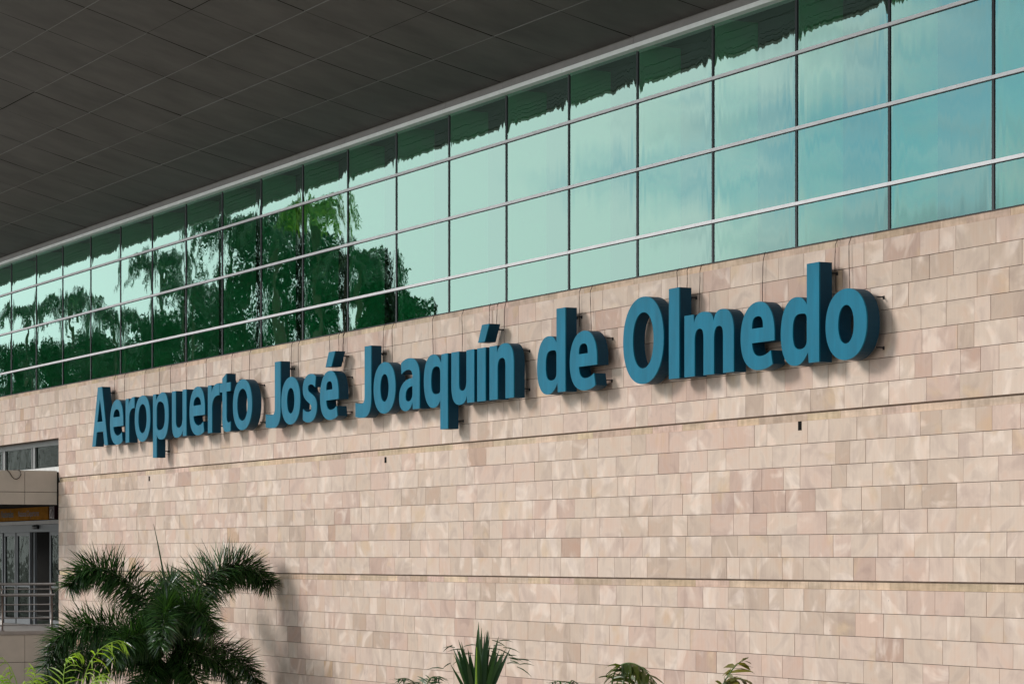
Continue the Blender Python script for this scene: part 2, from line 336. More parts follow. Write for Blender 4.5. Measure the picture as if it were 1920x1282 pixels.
# ------------------------------------------------------------------ terminal building
T = thing('terminal_building', 'long terminal of pinkish sandstone blocks with green glass upper storey and dark canopy', 'building', (-40, 0, 0))
XL, XR, XE = -80.0, 24.0, sx(110)          # XE: left end of the lower stone wall
z = lambda r: EYE+r
WIN_TOP = z(2.875)
def stone_courses():
    mb = MB(); sts = []; rnd = random.Random(3)
    def course(z0, z1, x0, x1, strip=False):
        x = x0; st = MB()
        if strip: sts.append(st)
        while x < x1:
            wd = rnd.choice((.34, .42, .5, .56, .6, .66, .72, .8)) + rnd.uniform(-.03, .03)
            if strip: wd *= rnd.uniform(.8, 1.9)
            e = min(x+wd, x1)
            if x1-e < .15: e = x1
            gp = .0035
            if strip:
                k = rnd.uniform(.8, 1.12); st.box((x+.002, .025, z0), (e-.002, .049, z1), (k, k*rnd.uniform(.92, 1.02), k*rnd.uniform(.85, 1.05), 1))
            else:
                # local clustering of tones as in quarried batches
                tone = min(1, max(0, .42+.25*math.sin(x*.9+z0*2)*rnd.random()+rnd.gauss(0, .19)))
                y0 = rnd.uniform(-.0025, .0015)
                mb.box((x+gp, y0, z0+gp), (e-gp, .049, z1-gp), (tone, rnd.random(), rnd.random(), 1))
            x = e
    top = 4.03
    for band in range(4):
        for i in range(7):
            z1 = z(top-.301*i); z0 = z(top-.301*(i+1))
            if z1 <= 0.01: break
            z0 = max(z0, 0)
            if band == 0 and z0 >= WIN_TOP-.16:
                course(max(z0, WIN_TOP) if z0 < WIN_TOP else z0, z1, XL, XE); course(z0, z1, XE, XR)
            else:
                course(z0, z1, XE, XR)
        zb = z(top-.301*7)
        if zb-.112 > 0: course(zb-.112, zb-.02, XE, XR, True)
        top = top-.301*7-.112
    course(z(4.032), z(4.125), XL, XR, True)
    return mb, sts
mb, sts = stone_courses()
wall = mb.build('stone_wall', M_stone, T)
for st in sts: st.build('stone_ledge', M_strip, T)
k = MB(); k.box((XE, .05, 0), (XR, .42, z(4.135))); k.box((XL, .05, WIN_TOP+.001), (XE-.001, .42, z(4.135)))
k.build('wall_core', M_joint, T)
# weep slots: black boxes on the wall paint the shade inside the holes
for X, Y, wpx, hpx in ((1500, 798, 6, 17), (723, 862, 5, 11), (280, 897, 5, 9)):
    x, zz = sx(X), hz(X, Y); s_ = (X+1605)/22
    hw = .042; hh = hpx/2/s_
    fr = MB(); fr.box((x-hw, -.004, zz-hh), (x+hw, .02, zz+hh)); o = fr.build('weep_slot', M_dark, T)

# curtain wall
rails = [4.715, 5.72, 6.725]; GB, GT = 4.14, 7.467
RH = .026
levels = [(GB, rails[0]-RH), (rails[0]+RH, rails[1]-RH), (rails[1]+RH, rails[2]-RH), (rails[2]+RH, GT+.02)]
K0, K1 = -2, 21
cols = [MULL0-MSP*kk for kk in range(K0, K1+1)]
for ci in range(len(cols)-1):
    x1, x0 = cols[ci], cols[ci+1]
    for (a, b) in levels:
        p = MB(); p.box((x0+.0245, .06, z(a)), (x1-.0245, .072, z(b))); p.build('glass_pane', M_glass, T)
for x in cols:
    p = MB(); p.box((x-.024, .050, z(GB)), (x+.024, .079, z(GT))); p.build('mullion', M_gasket, T)
    p = MB(); p.box((x-.035, .085, z(GB)), (x+.035, .78, z(GT+.1))); p.build('interior_fin', M_fin, T)
for r in rails:
    # each rail is a row of aluminium covers, one per bay, with a black gasket line below
    p = MB()
    for ci in range(len(cols)-1): p.box((cols[ci+1]+.002, .034, z(r-RH+.008)), (cols[ci]-.002, .058, z(r+RH)))
    p.build('rail', M_alu, T)
    p = MB(); p.box((cols[-1], .046, z(r-RH-.001)), (cols[0], .08, z(r-RH+.0075))); p.build('gasket', M_gasket, T)
p = MB()
for ci in range(len(cols)-1): p.box((cols[ci+1]+.003, -.07, z(GT+.02)), (cols[ci]-.003, .08, z(GT+.085)))
p.build('head_rail', M_alu2, T)
p = MB()
for ci in range(len(cols)-1): p.box((cols[ci+1]+.003, -.012, z(GT+.087)), (cols[ci]-.003, .08, z(GT+.225)))
p.build('head_band', M_trimdk, T)  # darker than the head rail: shade under the soffit put into the colour
p = MB(); p.box((XL, .01, z(4.126)), (XR, .055, z(4.139))); p.build('sill_gasket', M_gasket, T)
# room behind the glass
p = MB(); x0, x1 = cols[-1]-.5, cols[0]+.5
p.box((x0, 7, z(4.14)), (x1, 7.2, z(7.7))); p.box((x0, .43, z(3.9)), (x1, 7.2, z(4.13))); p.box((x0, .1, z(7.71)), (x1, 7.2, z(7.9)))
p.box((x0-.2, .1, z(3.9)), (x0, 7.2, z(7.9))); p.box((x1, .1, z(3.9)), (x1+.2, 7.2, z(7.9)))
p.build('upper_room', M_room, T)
p = MB(); p.box((XE-.001+.4, .43, 0), (XR, 25, z(3.88))); p.build('building_mass', M_clad, T)

# canopy: gently curved soffit of metal panels rising away from the wall
def hd(d):
    d = max(d, 0)
    return 7.67+.205*d+.0105*d*d if d < 5 else 7.67+1.025+.2625+.285*(d-5)
dj = [.04, 1.25, 2.37, 3.47, 4.55, 5.63, 6.7, 7.6]
CXR, CXL = 22.0, -100.0
sf = MB(); SEAMS = []; rnd = random.Random(5)
nj = int((CXR-CXL)/MSP)
off = (MULL0 - CXL) % MSP
for j in range(len(dj)-1):
    for i in range(-1, nj+1):
        xa = CXL+off+i*MSP; xb = xa+MSP
        xa = max(xa, CXL); xb = min(xb, CXR)
        if xb-xa < .1: continue
        d0, d1 = dj[j]+.005, dj[j+1]-.005; sub = 3
        dz = rnd.uniform(-.004, .004); dz2 = rnd.uniform(-.004, .004)
        vs = []; fs = []
        for q in range(sub+1):
            d = d0+(d1-d0)*q/sub
            e = dz+(dz2-dz)*q/sub
            vs += [(xa+.013, -d, z(hd(d)+e)), (xb-.013, -d, z(hd(d)+e+rnd.uniform(-.001, .001)))]
        for q in range(sub): fs.append((q*2, q*2+1, q*2+3, q*2+2))
        sf.add(vs, fs)
    if j and j < len(dj)-1:
        d = dj[j]; i = -1
        while i <= nj:
            run = rnd.randint(2, 14); xa = max(CXL+off+i*MSP, CXL); xb = min(CXL+off+(i+run)*MSP, CXR)
            q = MB(); q.box((xa+.02, -d-.006, z(hd(d)-.006)), (xb-.02, -d+.006, z(hd(d)+.01))); SEAMS.append(q)
            i += run+rnd.randint(0, 2)
CN = sf.build('canopy_soffit', M_soffit, T)
for q in SEAMS: q.build('soffit_seam', M_seam, T)
for d in (6.95, 7.12, 7.29, 7.46):
    q = MB(); q.box((CXL, -d-.03, z(hd(d)-.03)), (CXR, -d+.03, z(hd(d)+.01))); q.build('soffit_batten', M_roof, T)
cn = MB(); vs = []; fs = []
ds = [i*.5 for i in range(16)]+[7.62]
for d in ds:
    vs += [(CXL, -d, z(hd(d)+.03)), (CXR, -d, z(hd(d)+.03)), (CXR, -d, z(hd(d)+.6)), (CXL, -d, z(hd(d)+.6))]
for q in range(len(ds)-1):
    a = q*4; b = a+4
    for (m_, n_) in ((0, 1), (1, 2), (2, 3), (3, 0)): fs.append((a+m_, a+n_, b+n_, b+m_))
fs.append((0, 3, 2, 1)); fs.append((b, b+1, b+2, b+3))
cn.add(vs, fs); cn.build('canopy_deck', M_dark, T, fixn=True)
p = MB(); p.box((CXL, -7.78, z(hd(7.6)+.035)), (CXR, -7.63, z(hd(7.6)+.75))); p.build('canopy_fascia', M_roof, T, bevel=.02)
p = MB(); p.box((CXL, .0, z(8.45)), (CXR, 30, z(8.9))); p.build('roof', M_roof, T)

# clerestory window strip at the left end, in its reveal
p = MB(); zt, zs = z(2.80), z(2.19); yw = .26
WF = p; p.box((XL, yw, zt-.05), (XE-.002, yw+.08, zt+.085)); p.box((XL, yw, zs-.0), (XE-.002, yw+.08, zs+.035))
divs = [sx(64, DW+.26), sx(8, DW+.26), -66.2-.9, -69.5, -71.9, -74.3]
for xd in divs[:2]+divs[3:]: p.box((xd-.10, yw-.012, zs+.036), (xd+.10, yw+.075, zt-.051))
wf = p.build('window_frame', M_winfr, T)
p = MB()
for xd in divs[:2]+divs[3:]: p.box((xd-.12, yw-.03, zs+.036), (xd-.085, yw+.07, zt-.051))
p.build('window_post_edge', M_winfr, wf)
edges = [XE-.01]+divs[:2]+divs[3:]
for i in range(len(edges)-1):
    p = MB(); p.box((edges[i+1]+.10, yw+.03, zs+.036), (edges[i]-(.10 if i else .0), yw+.04, zt-.051)); p.build('window_pane', M_dglass, wf)
p = MB(); p.box((XL, .03, zs-.34), (XE-.003, yw+.1, zs-.002)); p.build('window_sill', M_sill, T)
p = MB(); p.box((XL, 2.6, z(1.2)), (XE+.4, 2.8, z(3.1))); p.box((XL, .4, z(3.0)), (XE+.4, 2.6, z(3.1))); p.build('window_room', M_room, T)

# entrance: projecting slab, platform, doors set parallel to the wall
XF = XE-.02
p = MB()
y = -.03; ys = [0]; 
yv = [-.03, -.03-.80, -.03-1.6, -.03-2.3]
for a, b in zip(yv[1:], yv[:-1]):
    p.box((XF-.03, a+.005, z(1.575)), (XF, b-.005, z(2.085)))
    p.box((XF-.035, a+.005, z(1.27)), (XF-.004, b-.005, z(1.565)))
p.build('entrance_fascia', M_clad, T, bevel=.004)
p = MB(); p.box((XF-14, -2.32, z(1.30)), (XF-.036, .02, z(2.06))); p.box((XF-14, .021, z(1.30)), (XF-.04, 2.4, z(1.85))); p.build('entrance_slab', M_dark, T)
PF = z(-1.75); yv = [-.03-.8*i for i in range(7)]
p = MB()
for a, b in zip(yv[1:], yv[:-1]):
    p.box((XF-.03, a+.004, PF-.74), (XF, b-.004, PF-.09)); p.box((XF-.03, a+.004, PF-1.5), (XF, b-.004, PF-.75)); p.box((XF-.03, a+.004, 0), (XF, b-.004, PF-1.51))
p.build('platform_cladding', M_clad, T, bevel=.003)
p = MB(); p.box((XF-34, -4.9, PF-.085), (XF+.03, 3.0, PF)); p.build('entrance_floor', M_paving, T)
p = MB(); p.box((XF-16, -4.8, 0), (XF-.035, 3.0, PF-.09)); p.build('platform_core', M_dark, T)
# doors
YD = 1.0; PD = DW+YD
dx = lambda X: sx(X, PD)
p = MB(); p.box((dx(-140), YD-.10, z(.86)), (dx(125), YD+.1, z(.955))); p.build('door_header', M_trimdk, T)
p = MB(); p.box((dx(-140), YD-.05, z(.665)), (dx(125), YD+.1, z(.855))); hdr = p.build('door_track', M_doorfr, T)
p = MB(); c0 = Vector((dx(73), YD-.07, z(.79)))
p.tube([c0+Vector((-.17, 0, 0)), c0+Vector((-.12, -.03, 0)), c0+Vector((.12, -.03, 0)), c0+Vector((.17, 0, 0))], .055, 10); p.build('door_sensor', M_gasket, hdr, smooth=True)
leafs = [(-70, -46), (-43, -20), (-17, 5), (8, 29), (31, 56), (93, 118)]
for a, b in leafs:
    xa, xb = dx(a), dx(b); f = MB(); st_ = .09
    f.box((xa, YD, PF+.01), (xa+st_, YD+.06, z(.66))); f.box((xb-st_, YD, PF+.01), (xb, YD+.06, z(.66)))
    f.box((xa+st_, YD, z(.57)), (xb-st_, YD+.06, z(.66))); f.box((xa+st_, YD, PF+.01), (xb-st_, YD+.06, PF+.16)); f.box((xa+st_, YD+.002, PF+.98), (xb-st_, YD+.055, PF+1.03))
    d = f.build('door', M_doorfr, T)
    gl = MB(); gl.box((xa+st_, YD+.025, PF+.16), (xb-st_, YD+.035, PF+.98)); gl.box((xa+st_, YD+.025, PF+1.03), (xb-st_, YD+.035, z(.57))); gl.build('door_glass', M_dglass, d)
for X in (59,):
    p = MB(); p.box((dx(X)-.06, YD+.07, PF), (dx(X)+.06, YD+.13, z(.66))); p.build('door_post', M_doorfr, T)
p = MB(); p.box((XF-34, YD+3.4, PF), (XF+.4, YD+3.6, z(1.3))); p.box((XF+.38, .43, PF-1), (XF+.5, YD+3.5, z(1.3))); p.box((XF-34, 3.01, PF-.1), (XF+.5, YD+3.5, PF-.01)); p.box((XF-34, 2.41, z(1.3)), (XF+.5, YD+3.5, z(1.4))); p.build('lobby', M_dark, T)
# orange signboard over the doors
SB = thing('signboard', 'dark orange signboard with small black lettering above the entrance doors', 'sign', (dx(40), YD-.12, z(1.1)))
p = MB(); p.box((dx(-140), YD-.11, z(.975)), (dx(98), YD-.02, z(1.36))); p.build('sign_panel', M_orange, SB)
def text(body, size, x, y, zc, m, name, parent, bold=0):
    cu = bpy.data.curves.new(name, 'FONT'); cu.body = body; cu.size = size; cu.extrude = .002; cu.offset = bold
    o = bpy.data.objects.new(name, cu); COL.objects.link(o)
    dg = bpy.context.evaluated_depsgraph_get(); me = bpy.data.meshes.new_from_object(o.evaluated_get(dg)); bpy.data.objects.remove(o)
    me.materials.clear(); me.materials.append(m)
    me.transform(Matrix.Rotation(math.pi/2, 4, 'X')); o = bpy.data.objects.new(name, me); COL.objects.link(o); o.parent = parent
    o.location = Vector((x, y, zc))-parent_world(parent); return o
text('Salidas Nacionales', .26, dx(38)-2.15, YD-.114, z(1.07), M_ink, 'lettering', SB, .004)
text('National Departures', .22, dx(42), YD-.114, z(1.075), M_maroon, 'lettering', SB)
NS = thing('notice_panel', 'small dark notice panel with a pale ring at the right end of the orange signboard', 'sign', (dx(105), YD-.1, z(1.1)))
p = MB(); p.box((dx(100.5), YD-.11, z(.985)), (dx(109.5), YD-.02, z(1.36))); p.build('sign_panel', M_maroon, NS)
p = MB(); c0 = Vector((dx(104.8), YD-.118, z(1.12))); ring = [c0+Vector((math.cos(a)*.09, 0, math.sin(a)*.10)) for a in [i*math.pi/10 for i in range(21)]]
p.tube(ring, .014, 5); p.tube([c0+Vector((-.06, 0, .07)), c0+Vector((.06, 0, -.07))], .011, 5); p.build('symbol', M_white, NS)

# railing along the platform edge (runs away from the wall)
RG = thing('railing', 'stainless steel railing with a double handrail on the edge of the entrance platform', 'railing', (XF-.12, -1, PF))
xr = XF-.10
def hrail(name, zc, r, x=xr, y0=-4.8, y1=-.06):
    p = MB(); p.tube([(x, y0, zc), (x, y1, zc)], r, 10); return p.build(name, M_steel, RG, smooth=True)
hrail('handrail', PF+.86, .038); hrail('handrail', PF+1.12, .032, xr+.05)
for zz in (.14, .31, .47, .63): hrail('rail', PF+zz, .017)
hrail('rail', PF+1.0, .014, xr+.02)
def ydepth(X): return -x_over(X)
for yy in (-.14, -1.36, -2.58, -3.8):
    p = MB(); p.tube([(xr, yy, PF), (xr, yy, PF+.83)], .03, 10); po = p.build('post', M_steel, RG, smooth=True)
    p = MB(); p.tube([(xr, yy, PF+.89), (xr+.05, yy-.05, PF+1.1)], .018, 8); p.build('strut', M_steel, po, smooth=True)
    p = MB(); p.tube([(xr, yy, PF+.001), (xr, yy, PF+.02)], .06, 12); p.build('base_plate', M_steel, po)
# loop of slack cable on the fascia
p = MB(); pts = []
for (cx, cy) in ((12, 880), (18, 886), (22, 893), (26, 897), (31, 898), (36, 895), (39, 889), (38, 884), (35, 880.5), (33, 880)):
    P = -XF/(F2/(cx+1605.0)-TA); pts.append(Vector((XF+.02, P-DW, EYE+(1045-cy)*P/(CA*(cx+1605)))))
p.tube(pts, .010, 6); tag(p.build('slack_cable', M_cable, smooth=True), 'loop of dark slack cable drooping over the top of the beige entrance fascia', 'cable')

# ------------------------------------------------------------------ glyphs
PFR = DW-.31                   # perpendicular distance of the letter faces
def bez(p0, p1, p2, p3, n=12):
    o = []
    for i in range(1, n+1):
        t = i/n; u = 1-t
        o.append((u**3*p0[0]+3*u*u*t*p1[0]+3*u*t*t*p2[0]+t**3*p3[0], u**3*p0[1]+3*u*u*t*p1[1]+3*u*t*t*p2[1]+t**3*p3[1]))
    return o
def path(*seg):
    pts = [seg[0]]
    for s in seg[1:]:
        if len(s) == 2: pts.append(s)
        else: pts += bez(pts[-1], (s[0], s[1]), (s[2], s[3]), (s[4], s[5]))
    r = [pts[0]]
    for q in pts[1:]:
        if abs(q[0]-r[-1][0])+abs(q[1]-r[-1][1]) > 1e-5: r.append(q)
    if abs(r[0][0]-r[-1][0])+abs(r[0][1]-r[-1][1]) < 1e-5: r.pop()
    return r
def ell(x0, x1, y0, y1, k=.56):
    cx, cy = (x0+x1)/2, (y0+y1)/2; a, b = (x1-x0)/2*k, (y1-y0)/2*k
    return path((x1, cy), (x1, cy+b, cx+a, y1, cx, y1), (cx-a, y1, x0, cy+b, x0, cy), (x0, cy-b, cx-a, y0, cx, y0), (cx+a, y0, x1, cy-b, x1, cy))
OV = .018
def g_o(W, H, sw, th): return [[ell(0, W, -OV, H+OV, .6), ell(sw, W-sw, th-OV, H+OV-th, .6)]]
def g_e(W, H, sw, th):
    return [[path((W, .40*H), (sw*1.0, .40*H), (sw*1.03, .28*H, .42*W, .19*H, .58*W, .19*H), (.70*W, .19*H, .81*W, .215*H, .89*W, .26*H), (.945*W, .05*H),
                  (.84*W, 0, .70*W, -OV, .56*W, -OV), (.2*W, -OV, 0, .17*H, 0, .49*H), (0, .80*H, .2*W, H+OV, .52*W, H+OV), (.84*W, H+OV, W, .80*H, W, .5*H)),
             path((sw*1.0, .62*H), (W-sw*.98, .62*H), (W-sw*.98, .74*H, .63*W, .80*H, .51*W, .80*H), (.38*W, .80*H, sw*1.0, .74*H, sw*1.0, .62*H))]]
def g_n(W, H, sw, th, arches=1):
    n = arches; gap = (W-sw*(n+1))/n
    pts = [(0, 0), (0, H), (sw*.90, H), (sw*.95, H-.12)]
    for i in range(n):
        xr_ = sw+(sw+gap)*(i+1)             # right edge of this arch's stem
        xl = xr_-sw-gap                     # left edge of gap
        last = i == n-1
        pts += [(xl+.06*gap, H-.04, xl+.32*gap, H+OV, xl+.9*gap, H+OV)]
        if last: pts += [(xr_-.30*sw, H+OV, xr_, H-.12, xr_, H-.32), (xr_, 0)]
        else: pts += [(xr_-.25*sw, H+OV, xr_-.1*sw, H-.05, xr_-.02*sw, H-.13)]
    for i in reversed(range(n)):
        xi = sw+(sw+gap)*i; xo = xi+gap
        pts += [(xo, 0), (xo, H-.36), (xo, H-.24, xi+gap*.86, H-th, xi+gap*.52, H-th), (xi+gap*.2, H-th, xi, H-.26, xi, H-.38), (xi, 0)]
    return [[path(*pts)]]
def flip(g, W, H, fx, fy): return [[[(W-x if fx else x, H-y if fy else y) for x, y in c] for c in grp] for grp in g]
def g_u(W, H, sw, th): return flip(g_n(W, H, sw, th), W, H, 1, 1)
def g_d(W, H, sw, th, asc):
    return [[path((W, 0), (W, asc), (W-sw, asc), (W-sw, H-.10), (W-sw-.07, H-.01, W-sw-.15, H+OV, .40*W, H+OV), (.14*W, H+OV, 0, .78*H, 0, .48*H), (0, .18*H, .14*W, -OV, .38*W, -OV),
                  (.52*W, -OV, W-sw-.06, .03, W-sw+.03, .14), (W-sw+.045, 0)),
             path((W-sw, .36*H), (W-sw, .66*H), (W-sw, .76*H, W-sw-.06*W, H-th, W-sw-.18*W, H-th), (sw+.04*W, H-th, sw, .66*H, sw, .5*H), (sw, .33*H, sw+.04*W, th*.92, W-sw-.18*W, th*.92), (W-sw-.06*W, th*.92, W-sw, .26*H, W-sw, .36*H))]]
def g_l(W, H, sw, th, asc): return [[[(0, 0), (0, asc), (W, asc), (W, 0)]]]
def g_r(W, H, sw, th):
    return [[path((0, 0), (0, H), (sw*.86, H), (sw*.92, H-.15), (sw+.03, H-.05, sw+.10, H+OV, W-.04, H+OV), (W, H+OV), (W, H-.23), (W-.06, H-.215, sw, H-.20, sw, H-.47), (sw, 0))]]
def g_t(W, H, sw, th):
    a = .24*W; b = a+sw
    return [[path((a, H), (a, H+.10), (b, H+.185), (b, H), (W, H), (W, H-th*.95), (b, H-th*.95), (b, .32), (b, .22, b+.04, th-.02, b+.12, th-.02), (b+.15, th-.02, W-.04, th-.01, W, th+.0), (W, -.0),
                  (W-.07, -OV, W-.13, -OV, W-.2, -OV), (a+.06, -OV, a, .08, a, .28), (a, H-th*.95), (0, H-th*.95), (0, H))]]
def g_J(W, cap, sw):
    return [[path((W-sw, cap), (W, cap), (W, .30), (W, .05, W-.13, -OV-.03, W-.36, -OV-.03), (W-.44, -OV-.03, 0, -.03, 0, -.01), (0, .235), (.05, .215, W-.46, .205, W-.42, .205), (W-sw-.02, .205, W-sw, .26, W-sw, .36))]]
def g_A(W, cap, sw):
    a = sw*1.02
    return [[path((0, 0), (W/2-sw*.62, cap), (W/2+sw*.62, cap), (W, 0), (W-a, 0), (W-a-.085*W, .29*cap*.82), (a+.085*W, .29*cap*.82), (a, 0)),
             path((W/2, cap*.80), (W/2-.165*W, .41*cap), (W/2+.165*W, .41*cap))]]
def g_s(W, H, sw, th):
    t = th
    return [[path((.92*W, H-.045), (.80*W, H+.0, .68*W, H+OV, .55*W, H+OV), (.2*W, H+OV, .0, .88*H, 0, .70*H), (0, .42*H, .62*W, .42*H, .62*W, .285*H), (.62*W, .22*H, .52*W, t-.03, .38*W, t-.03), (.24*W, t-.03, .12*W, t+.0, .02*W, t+.035), (.0*W, .045),
                  (.12*W, .0, .26*W, -OV, .42*W, -OV), (.80*W, -OV, W, .12*H, W, .31*H), (W, .60*H, .37*W, .57*H, .37*W, .715*H), (.37*W, .77*H, .45*W, H-t+.03, .58*W, H-t+.03), (.68*W, H-t+.03, .78*W, H-t+.0, .87*W, H-t-.035))]]
def g_a(W, H, sw, th):
    t = th*.95
    return [[path((W-sw*.95, 0), (W, 0), (W, .62*H), (W, .88*H, .82*W, H+OV, .48*W, H+OV), (.34*W, H+OV, .18*W, H-.01, .09*W, H-.055), (.12*W, H-t-.045), (.22*W, H-t-.0, .34*W, H-t+.02, .43*W, H-t+.02), (.58*W, H-t+.02, W-sw, .76*H, W-sw, .62*H),
                  (.34*W, .62*H, 0, .54*H, 0, .25*H), (0, .07*H, .13*W, -OV, .33*W, -OV), (.47*W, -OV, .60*W, .03, W-sw*1.0, .13)),
             path((W-sw, .46*H), (W-sw, .32*H), (W-sw, .22*H, .56*W, .165*H, .46*W, .165*H), (.38*W, .165*H, .32*W, .20*H, .32*W, .27*H), (.32*W, .41*H, .46*W, .455*H, W-sw, .46*H))]]
def acute(x0, x1, y0, y1, sk): return [[[(x0, y0), (x0+sk, y1), (x1+sk*1.15, y1), (x1, y0)]]]

LETTERS = []
def wordpx(scale, ox, oy): return lambda a: ox+a/scale
M_face = noisy('teal_letter_face', (.001, .140, .225), .2, 1.3, .45, 0, .14, (3, 3, .5))
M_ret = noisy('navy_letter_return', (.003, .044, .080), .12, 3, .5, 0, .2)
def solid(groups, toW, y0, y1):
    """front cap, back cap and sides of a glyph between depths y0 (front) and y1"""
    mb = MB()
    for grp in groups:
        tris = tessellate_polygon([[Vector((x, y, 0)) for x, y in c] for c in grp])
        flat = [p for c in grp for p in c]
        fr = [(toW(x), y0, zz) for x, zz in flat]; bk = [(toW(x), y1, zz) for x, zz in flat]
        n = len(flat); fs = [tuple(t) for t in tris]+[tuple(i+n for i in t[::-1]) for t in tris]
        b = 0
        for c in grp:
            for i in range(len(c)):
                j = (i+1) % len(c); fs.append((b+i, b+j, b+j+n, b+i+n))
            b += len(c)
        mb.add(fr+bk, fs)
    return mb
Z0 = EYE+2.54-.01
def letter(ch, word, label, X0, X1, groups_fn, accent=None, top=.9, ramps=()):
    xa, xb = sx(X0, PFR), sx(X1, PFR); W = xb-xa
    root = thing('sign_letter', label, 'letter', (xa, -.31, Z0), 'blue letters of the airport name on the stone wall')
    gs = [[[(x, y+Z0) for x, y in c] for c in grp] for grp in groups_fn(W)]
    tw = lambda x: xa+x
    solid(gs, tw, -.31, -.292).build('face', M_face, root, fixn=True)
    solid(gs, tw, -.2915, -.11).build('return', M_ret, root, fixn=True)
    # stand-off brackets
    flat = [p for grp in gs for p in grp[0]]
    zs_ = [p[1] for p in flat]; br = []
    for zz in (max(zs_)-.13, min(zs_)+.14):
        near = [p for p in flat if abs(p[1]-zz) < .16] or flat
        for xx in (min(q[0] for q in near)+.10, max(q[0] for q in near)-.035):
            br.append((xx, zz))
    for xx, zz in br:
        b = MB(); b.box((xa+xx-.009, -.112, zz-.009), (xa+xx+.009, .0, zz+.009)); b.box((xa+xx-.016, -.012, zz-.028), (xa+xx+.016, -.003, zz+.016)); b.build('bracket', M_gasket, root)
    if accent:
        ag = [[[(x, y+Z0) for x, y in c] for c in grp] for grp in accent(W)]
        ap = solid(ag, tw, -.31, -.292).build('accent', M_face, root, fixn=True)
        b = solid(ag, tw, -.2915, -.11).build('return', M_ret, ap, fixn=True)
        fx = max(p[0] for p in ag[0][0]); zz = max(p[1] for p in ag[0][0])-.08
        b = MB(); b.box((xa+fx-.1, -.112, zz-.012), (xa+fx-.076, .0, zz+.012)); b.build('bracket', M_gasket, ap)
    LETTERS.append((ch, word, X0, X1, root))
    return root
a2 = lambda v: 140+v/3.4286
a3 = lambda v: 640+v/3.4286
a4 = lambda v: 1140+v/3.4286
H1, SW1, TH1 = .965, .235, .185
H2, SW2, TH2 = .862, .288, .208
CAP, ASC = 1.21, 1.28
L = letter
w1 = 'Aeropuerto'
L('A', w1, 'blue capital letter A that begins the whole sign', a2(112), a2(213), lambda W: g_A(W, 1.33, .235))
L('e', w1, 'blue letter e between the capital A and the first r', a2(227), a2(312), lambda W: g_e(W, H1, SW1, TH1))
L('r', w1, 'blue letter r third in the first word, after Ae', a2(327), a2(384), lambda W: g_r(W, H1, SW1, TH1))
L('o', w1, 'blue letter o just before the p of the first word', a2(386), a2(486), lambda W: g_o(W, H1, SW1, TH1))
L('p', w1, 'blue letter p with its stem hanging below the first word', a2(503), a2(604), lambda W: flip(g_d(W, H1, SW1, TH1, H1+.39), W, H1, 1, 1))
L('u', w1, 'blue letter u right after the p of the first word', a2(625), a2(718), lambda W: g_u(W, H1, SW1, TH1))
L('e', w1, 'blue letter e between the u and the second r of the first word', a2(738), a2(837), lambda W: g_e(W, H1, SW1, TH1))
L('r', w1, 'blue letter r right before the t of the first word', a2(856), a2(930), lambda W: g_r(W, H1, SW1, TH1))
L('t', w1, 'blue letter t, the only t in the sign', a2(932), a2(1002), lambda W: g_t(W, H1, SW1, TH1))
L('o', w1, 'blue letter o that ends the first word', a2(1017), a2(1140), lambda W: g_o(W, H1, SW1, TH1))
w2 = 'José'
L('J', w2, 'blue capital J of the short second word', a2(1228), a2(1323), lambda W: g_J(W, CAP, SW2))
L('o', w2, 'blue letter o between the J and the s', a2(1328), a2(1450), lambda W: g_o(W, H2, SW2, TH2))
L('s', w2, 'blue letter s, the only s in the sign', a2(1466), a2(1557), lambda W: g_s(W, H2, SW2, TH2))
L('é', w2, 'blue letter e carrying an acute accent', a2(1577), a2(1696), lambda W: g_e(W, H2, SW2, TH2), lambda W: acute(.30*W, .62*W, H2+.09, H2+.36, .15))
w3 = 'Joaquín'
L('J', w3, 'blue capital J of the long third word', a3(90), a3(192), lambda W: g_J(W, CAP, SW2))
L('o', w3, 'blue letter o between the third word J and the a', a3(207), a3(348), lambda W: g_o(W, H2, SW2, TH2))
L('a', w3, 'blue letter a, the only small a in the sign', a3(371), a3(503), lambda W: g_a(W, H2, SW2, TH2))
L('q', w3, 'blue letter q with its stem hanging below the third word', a3(530), a3(684), lambda W: flip(g_d(W, H2, SW2, TH2, H2+.39), W, H2, 0, 1))
L('u', w3, 'blue letter u between the q and the accented i', a3(707), a3(854), lambda W: g_u(W, H2, SW2, TH2))
L('í', w3, 'blue letter i with a slanting acute accent instead of a dot', a3(873), a3(927), lambda W: g_l(W, H2, SW2, TH2, H2), lambda W: acute(.03, .03+.24, H2+.09, H2+.37, .145))
L('n', w3, 'blue letter n, the only n in the sign', a3(952), a3(1108), lambda W: g_n(W, H2, SW2, TH2))
w4 = 'de'
L('d', w4, 'blue letter d of the two-letter word', a3(1258), a3(1440), lambda W: g_d(W, H2, SW2, TH2, ASC))
L('e', w4, 'blue letter e of the two-letter word', a3(1468), a3(1643), lambda W: g_e(W, H2, SW2, TH2))
w5 = 'Olmedo'
L('O', w5, 'blue capital O that begins the last word', a4(97), a4(358), lambda W: [[ell(0, W, -.025, CAP+.025, .6), ell(SW2, W-SW2, .2, CAP-.2, .6)]])
L('l', w5, 'blue letter l, a plain upright bar after the capital O', a4(391), a4(458), lambda W: g_l(W, H2, SW2, TH2, ASC))
L('m', w5, 'blue letter m, the only m in the sign', a4(491), a4(808), lambda W: g_n(W, H2, SW2*.96, TH2, 2))
L('e', w5, 'blue letter e between the m and the d of the last word', a4(852), a4(1070), lambda W: g_e(W, H2+.02, SW2, TH2))
L('d', w5, 'blue letter d of the last word, tallest letter at the right', a4(1110), a4(1357), lambda W: g_d(W, H2, SW2, TH2, ASC+.01))
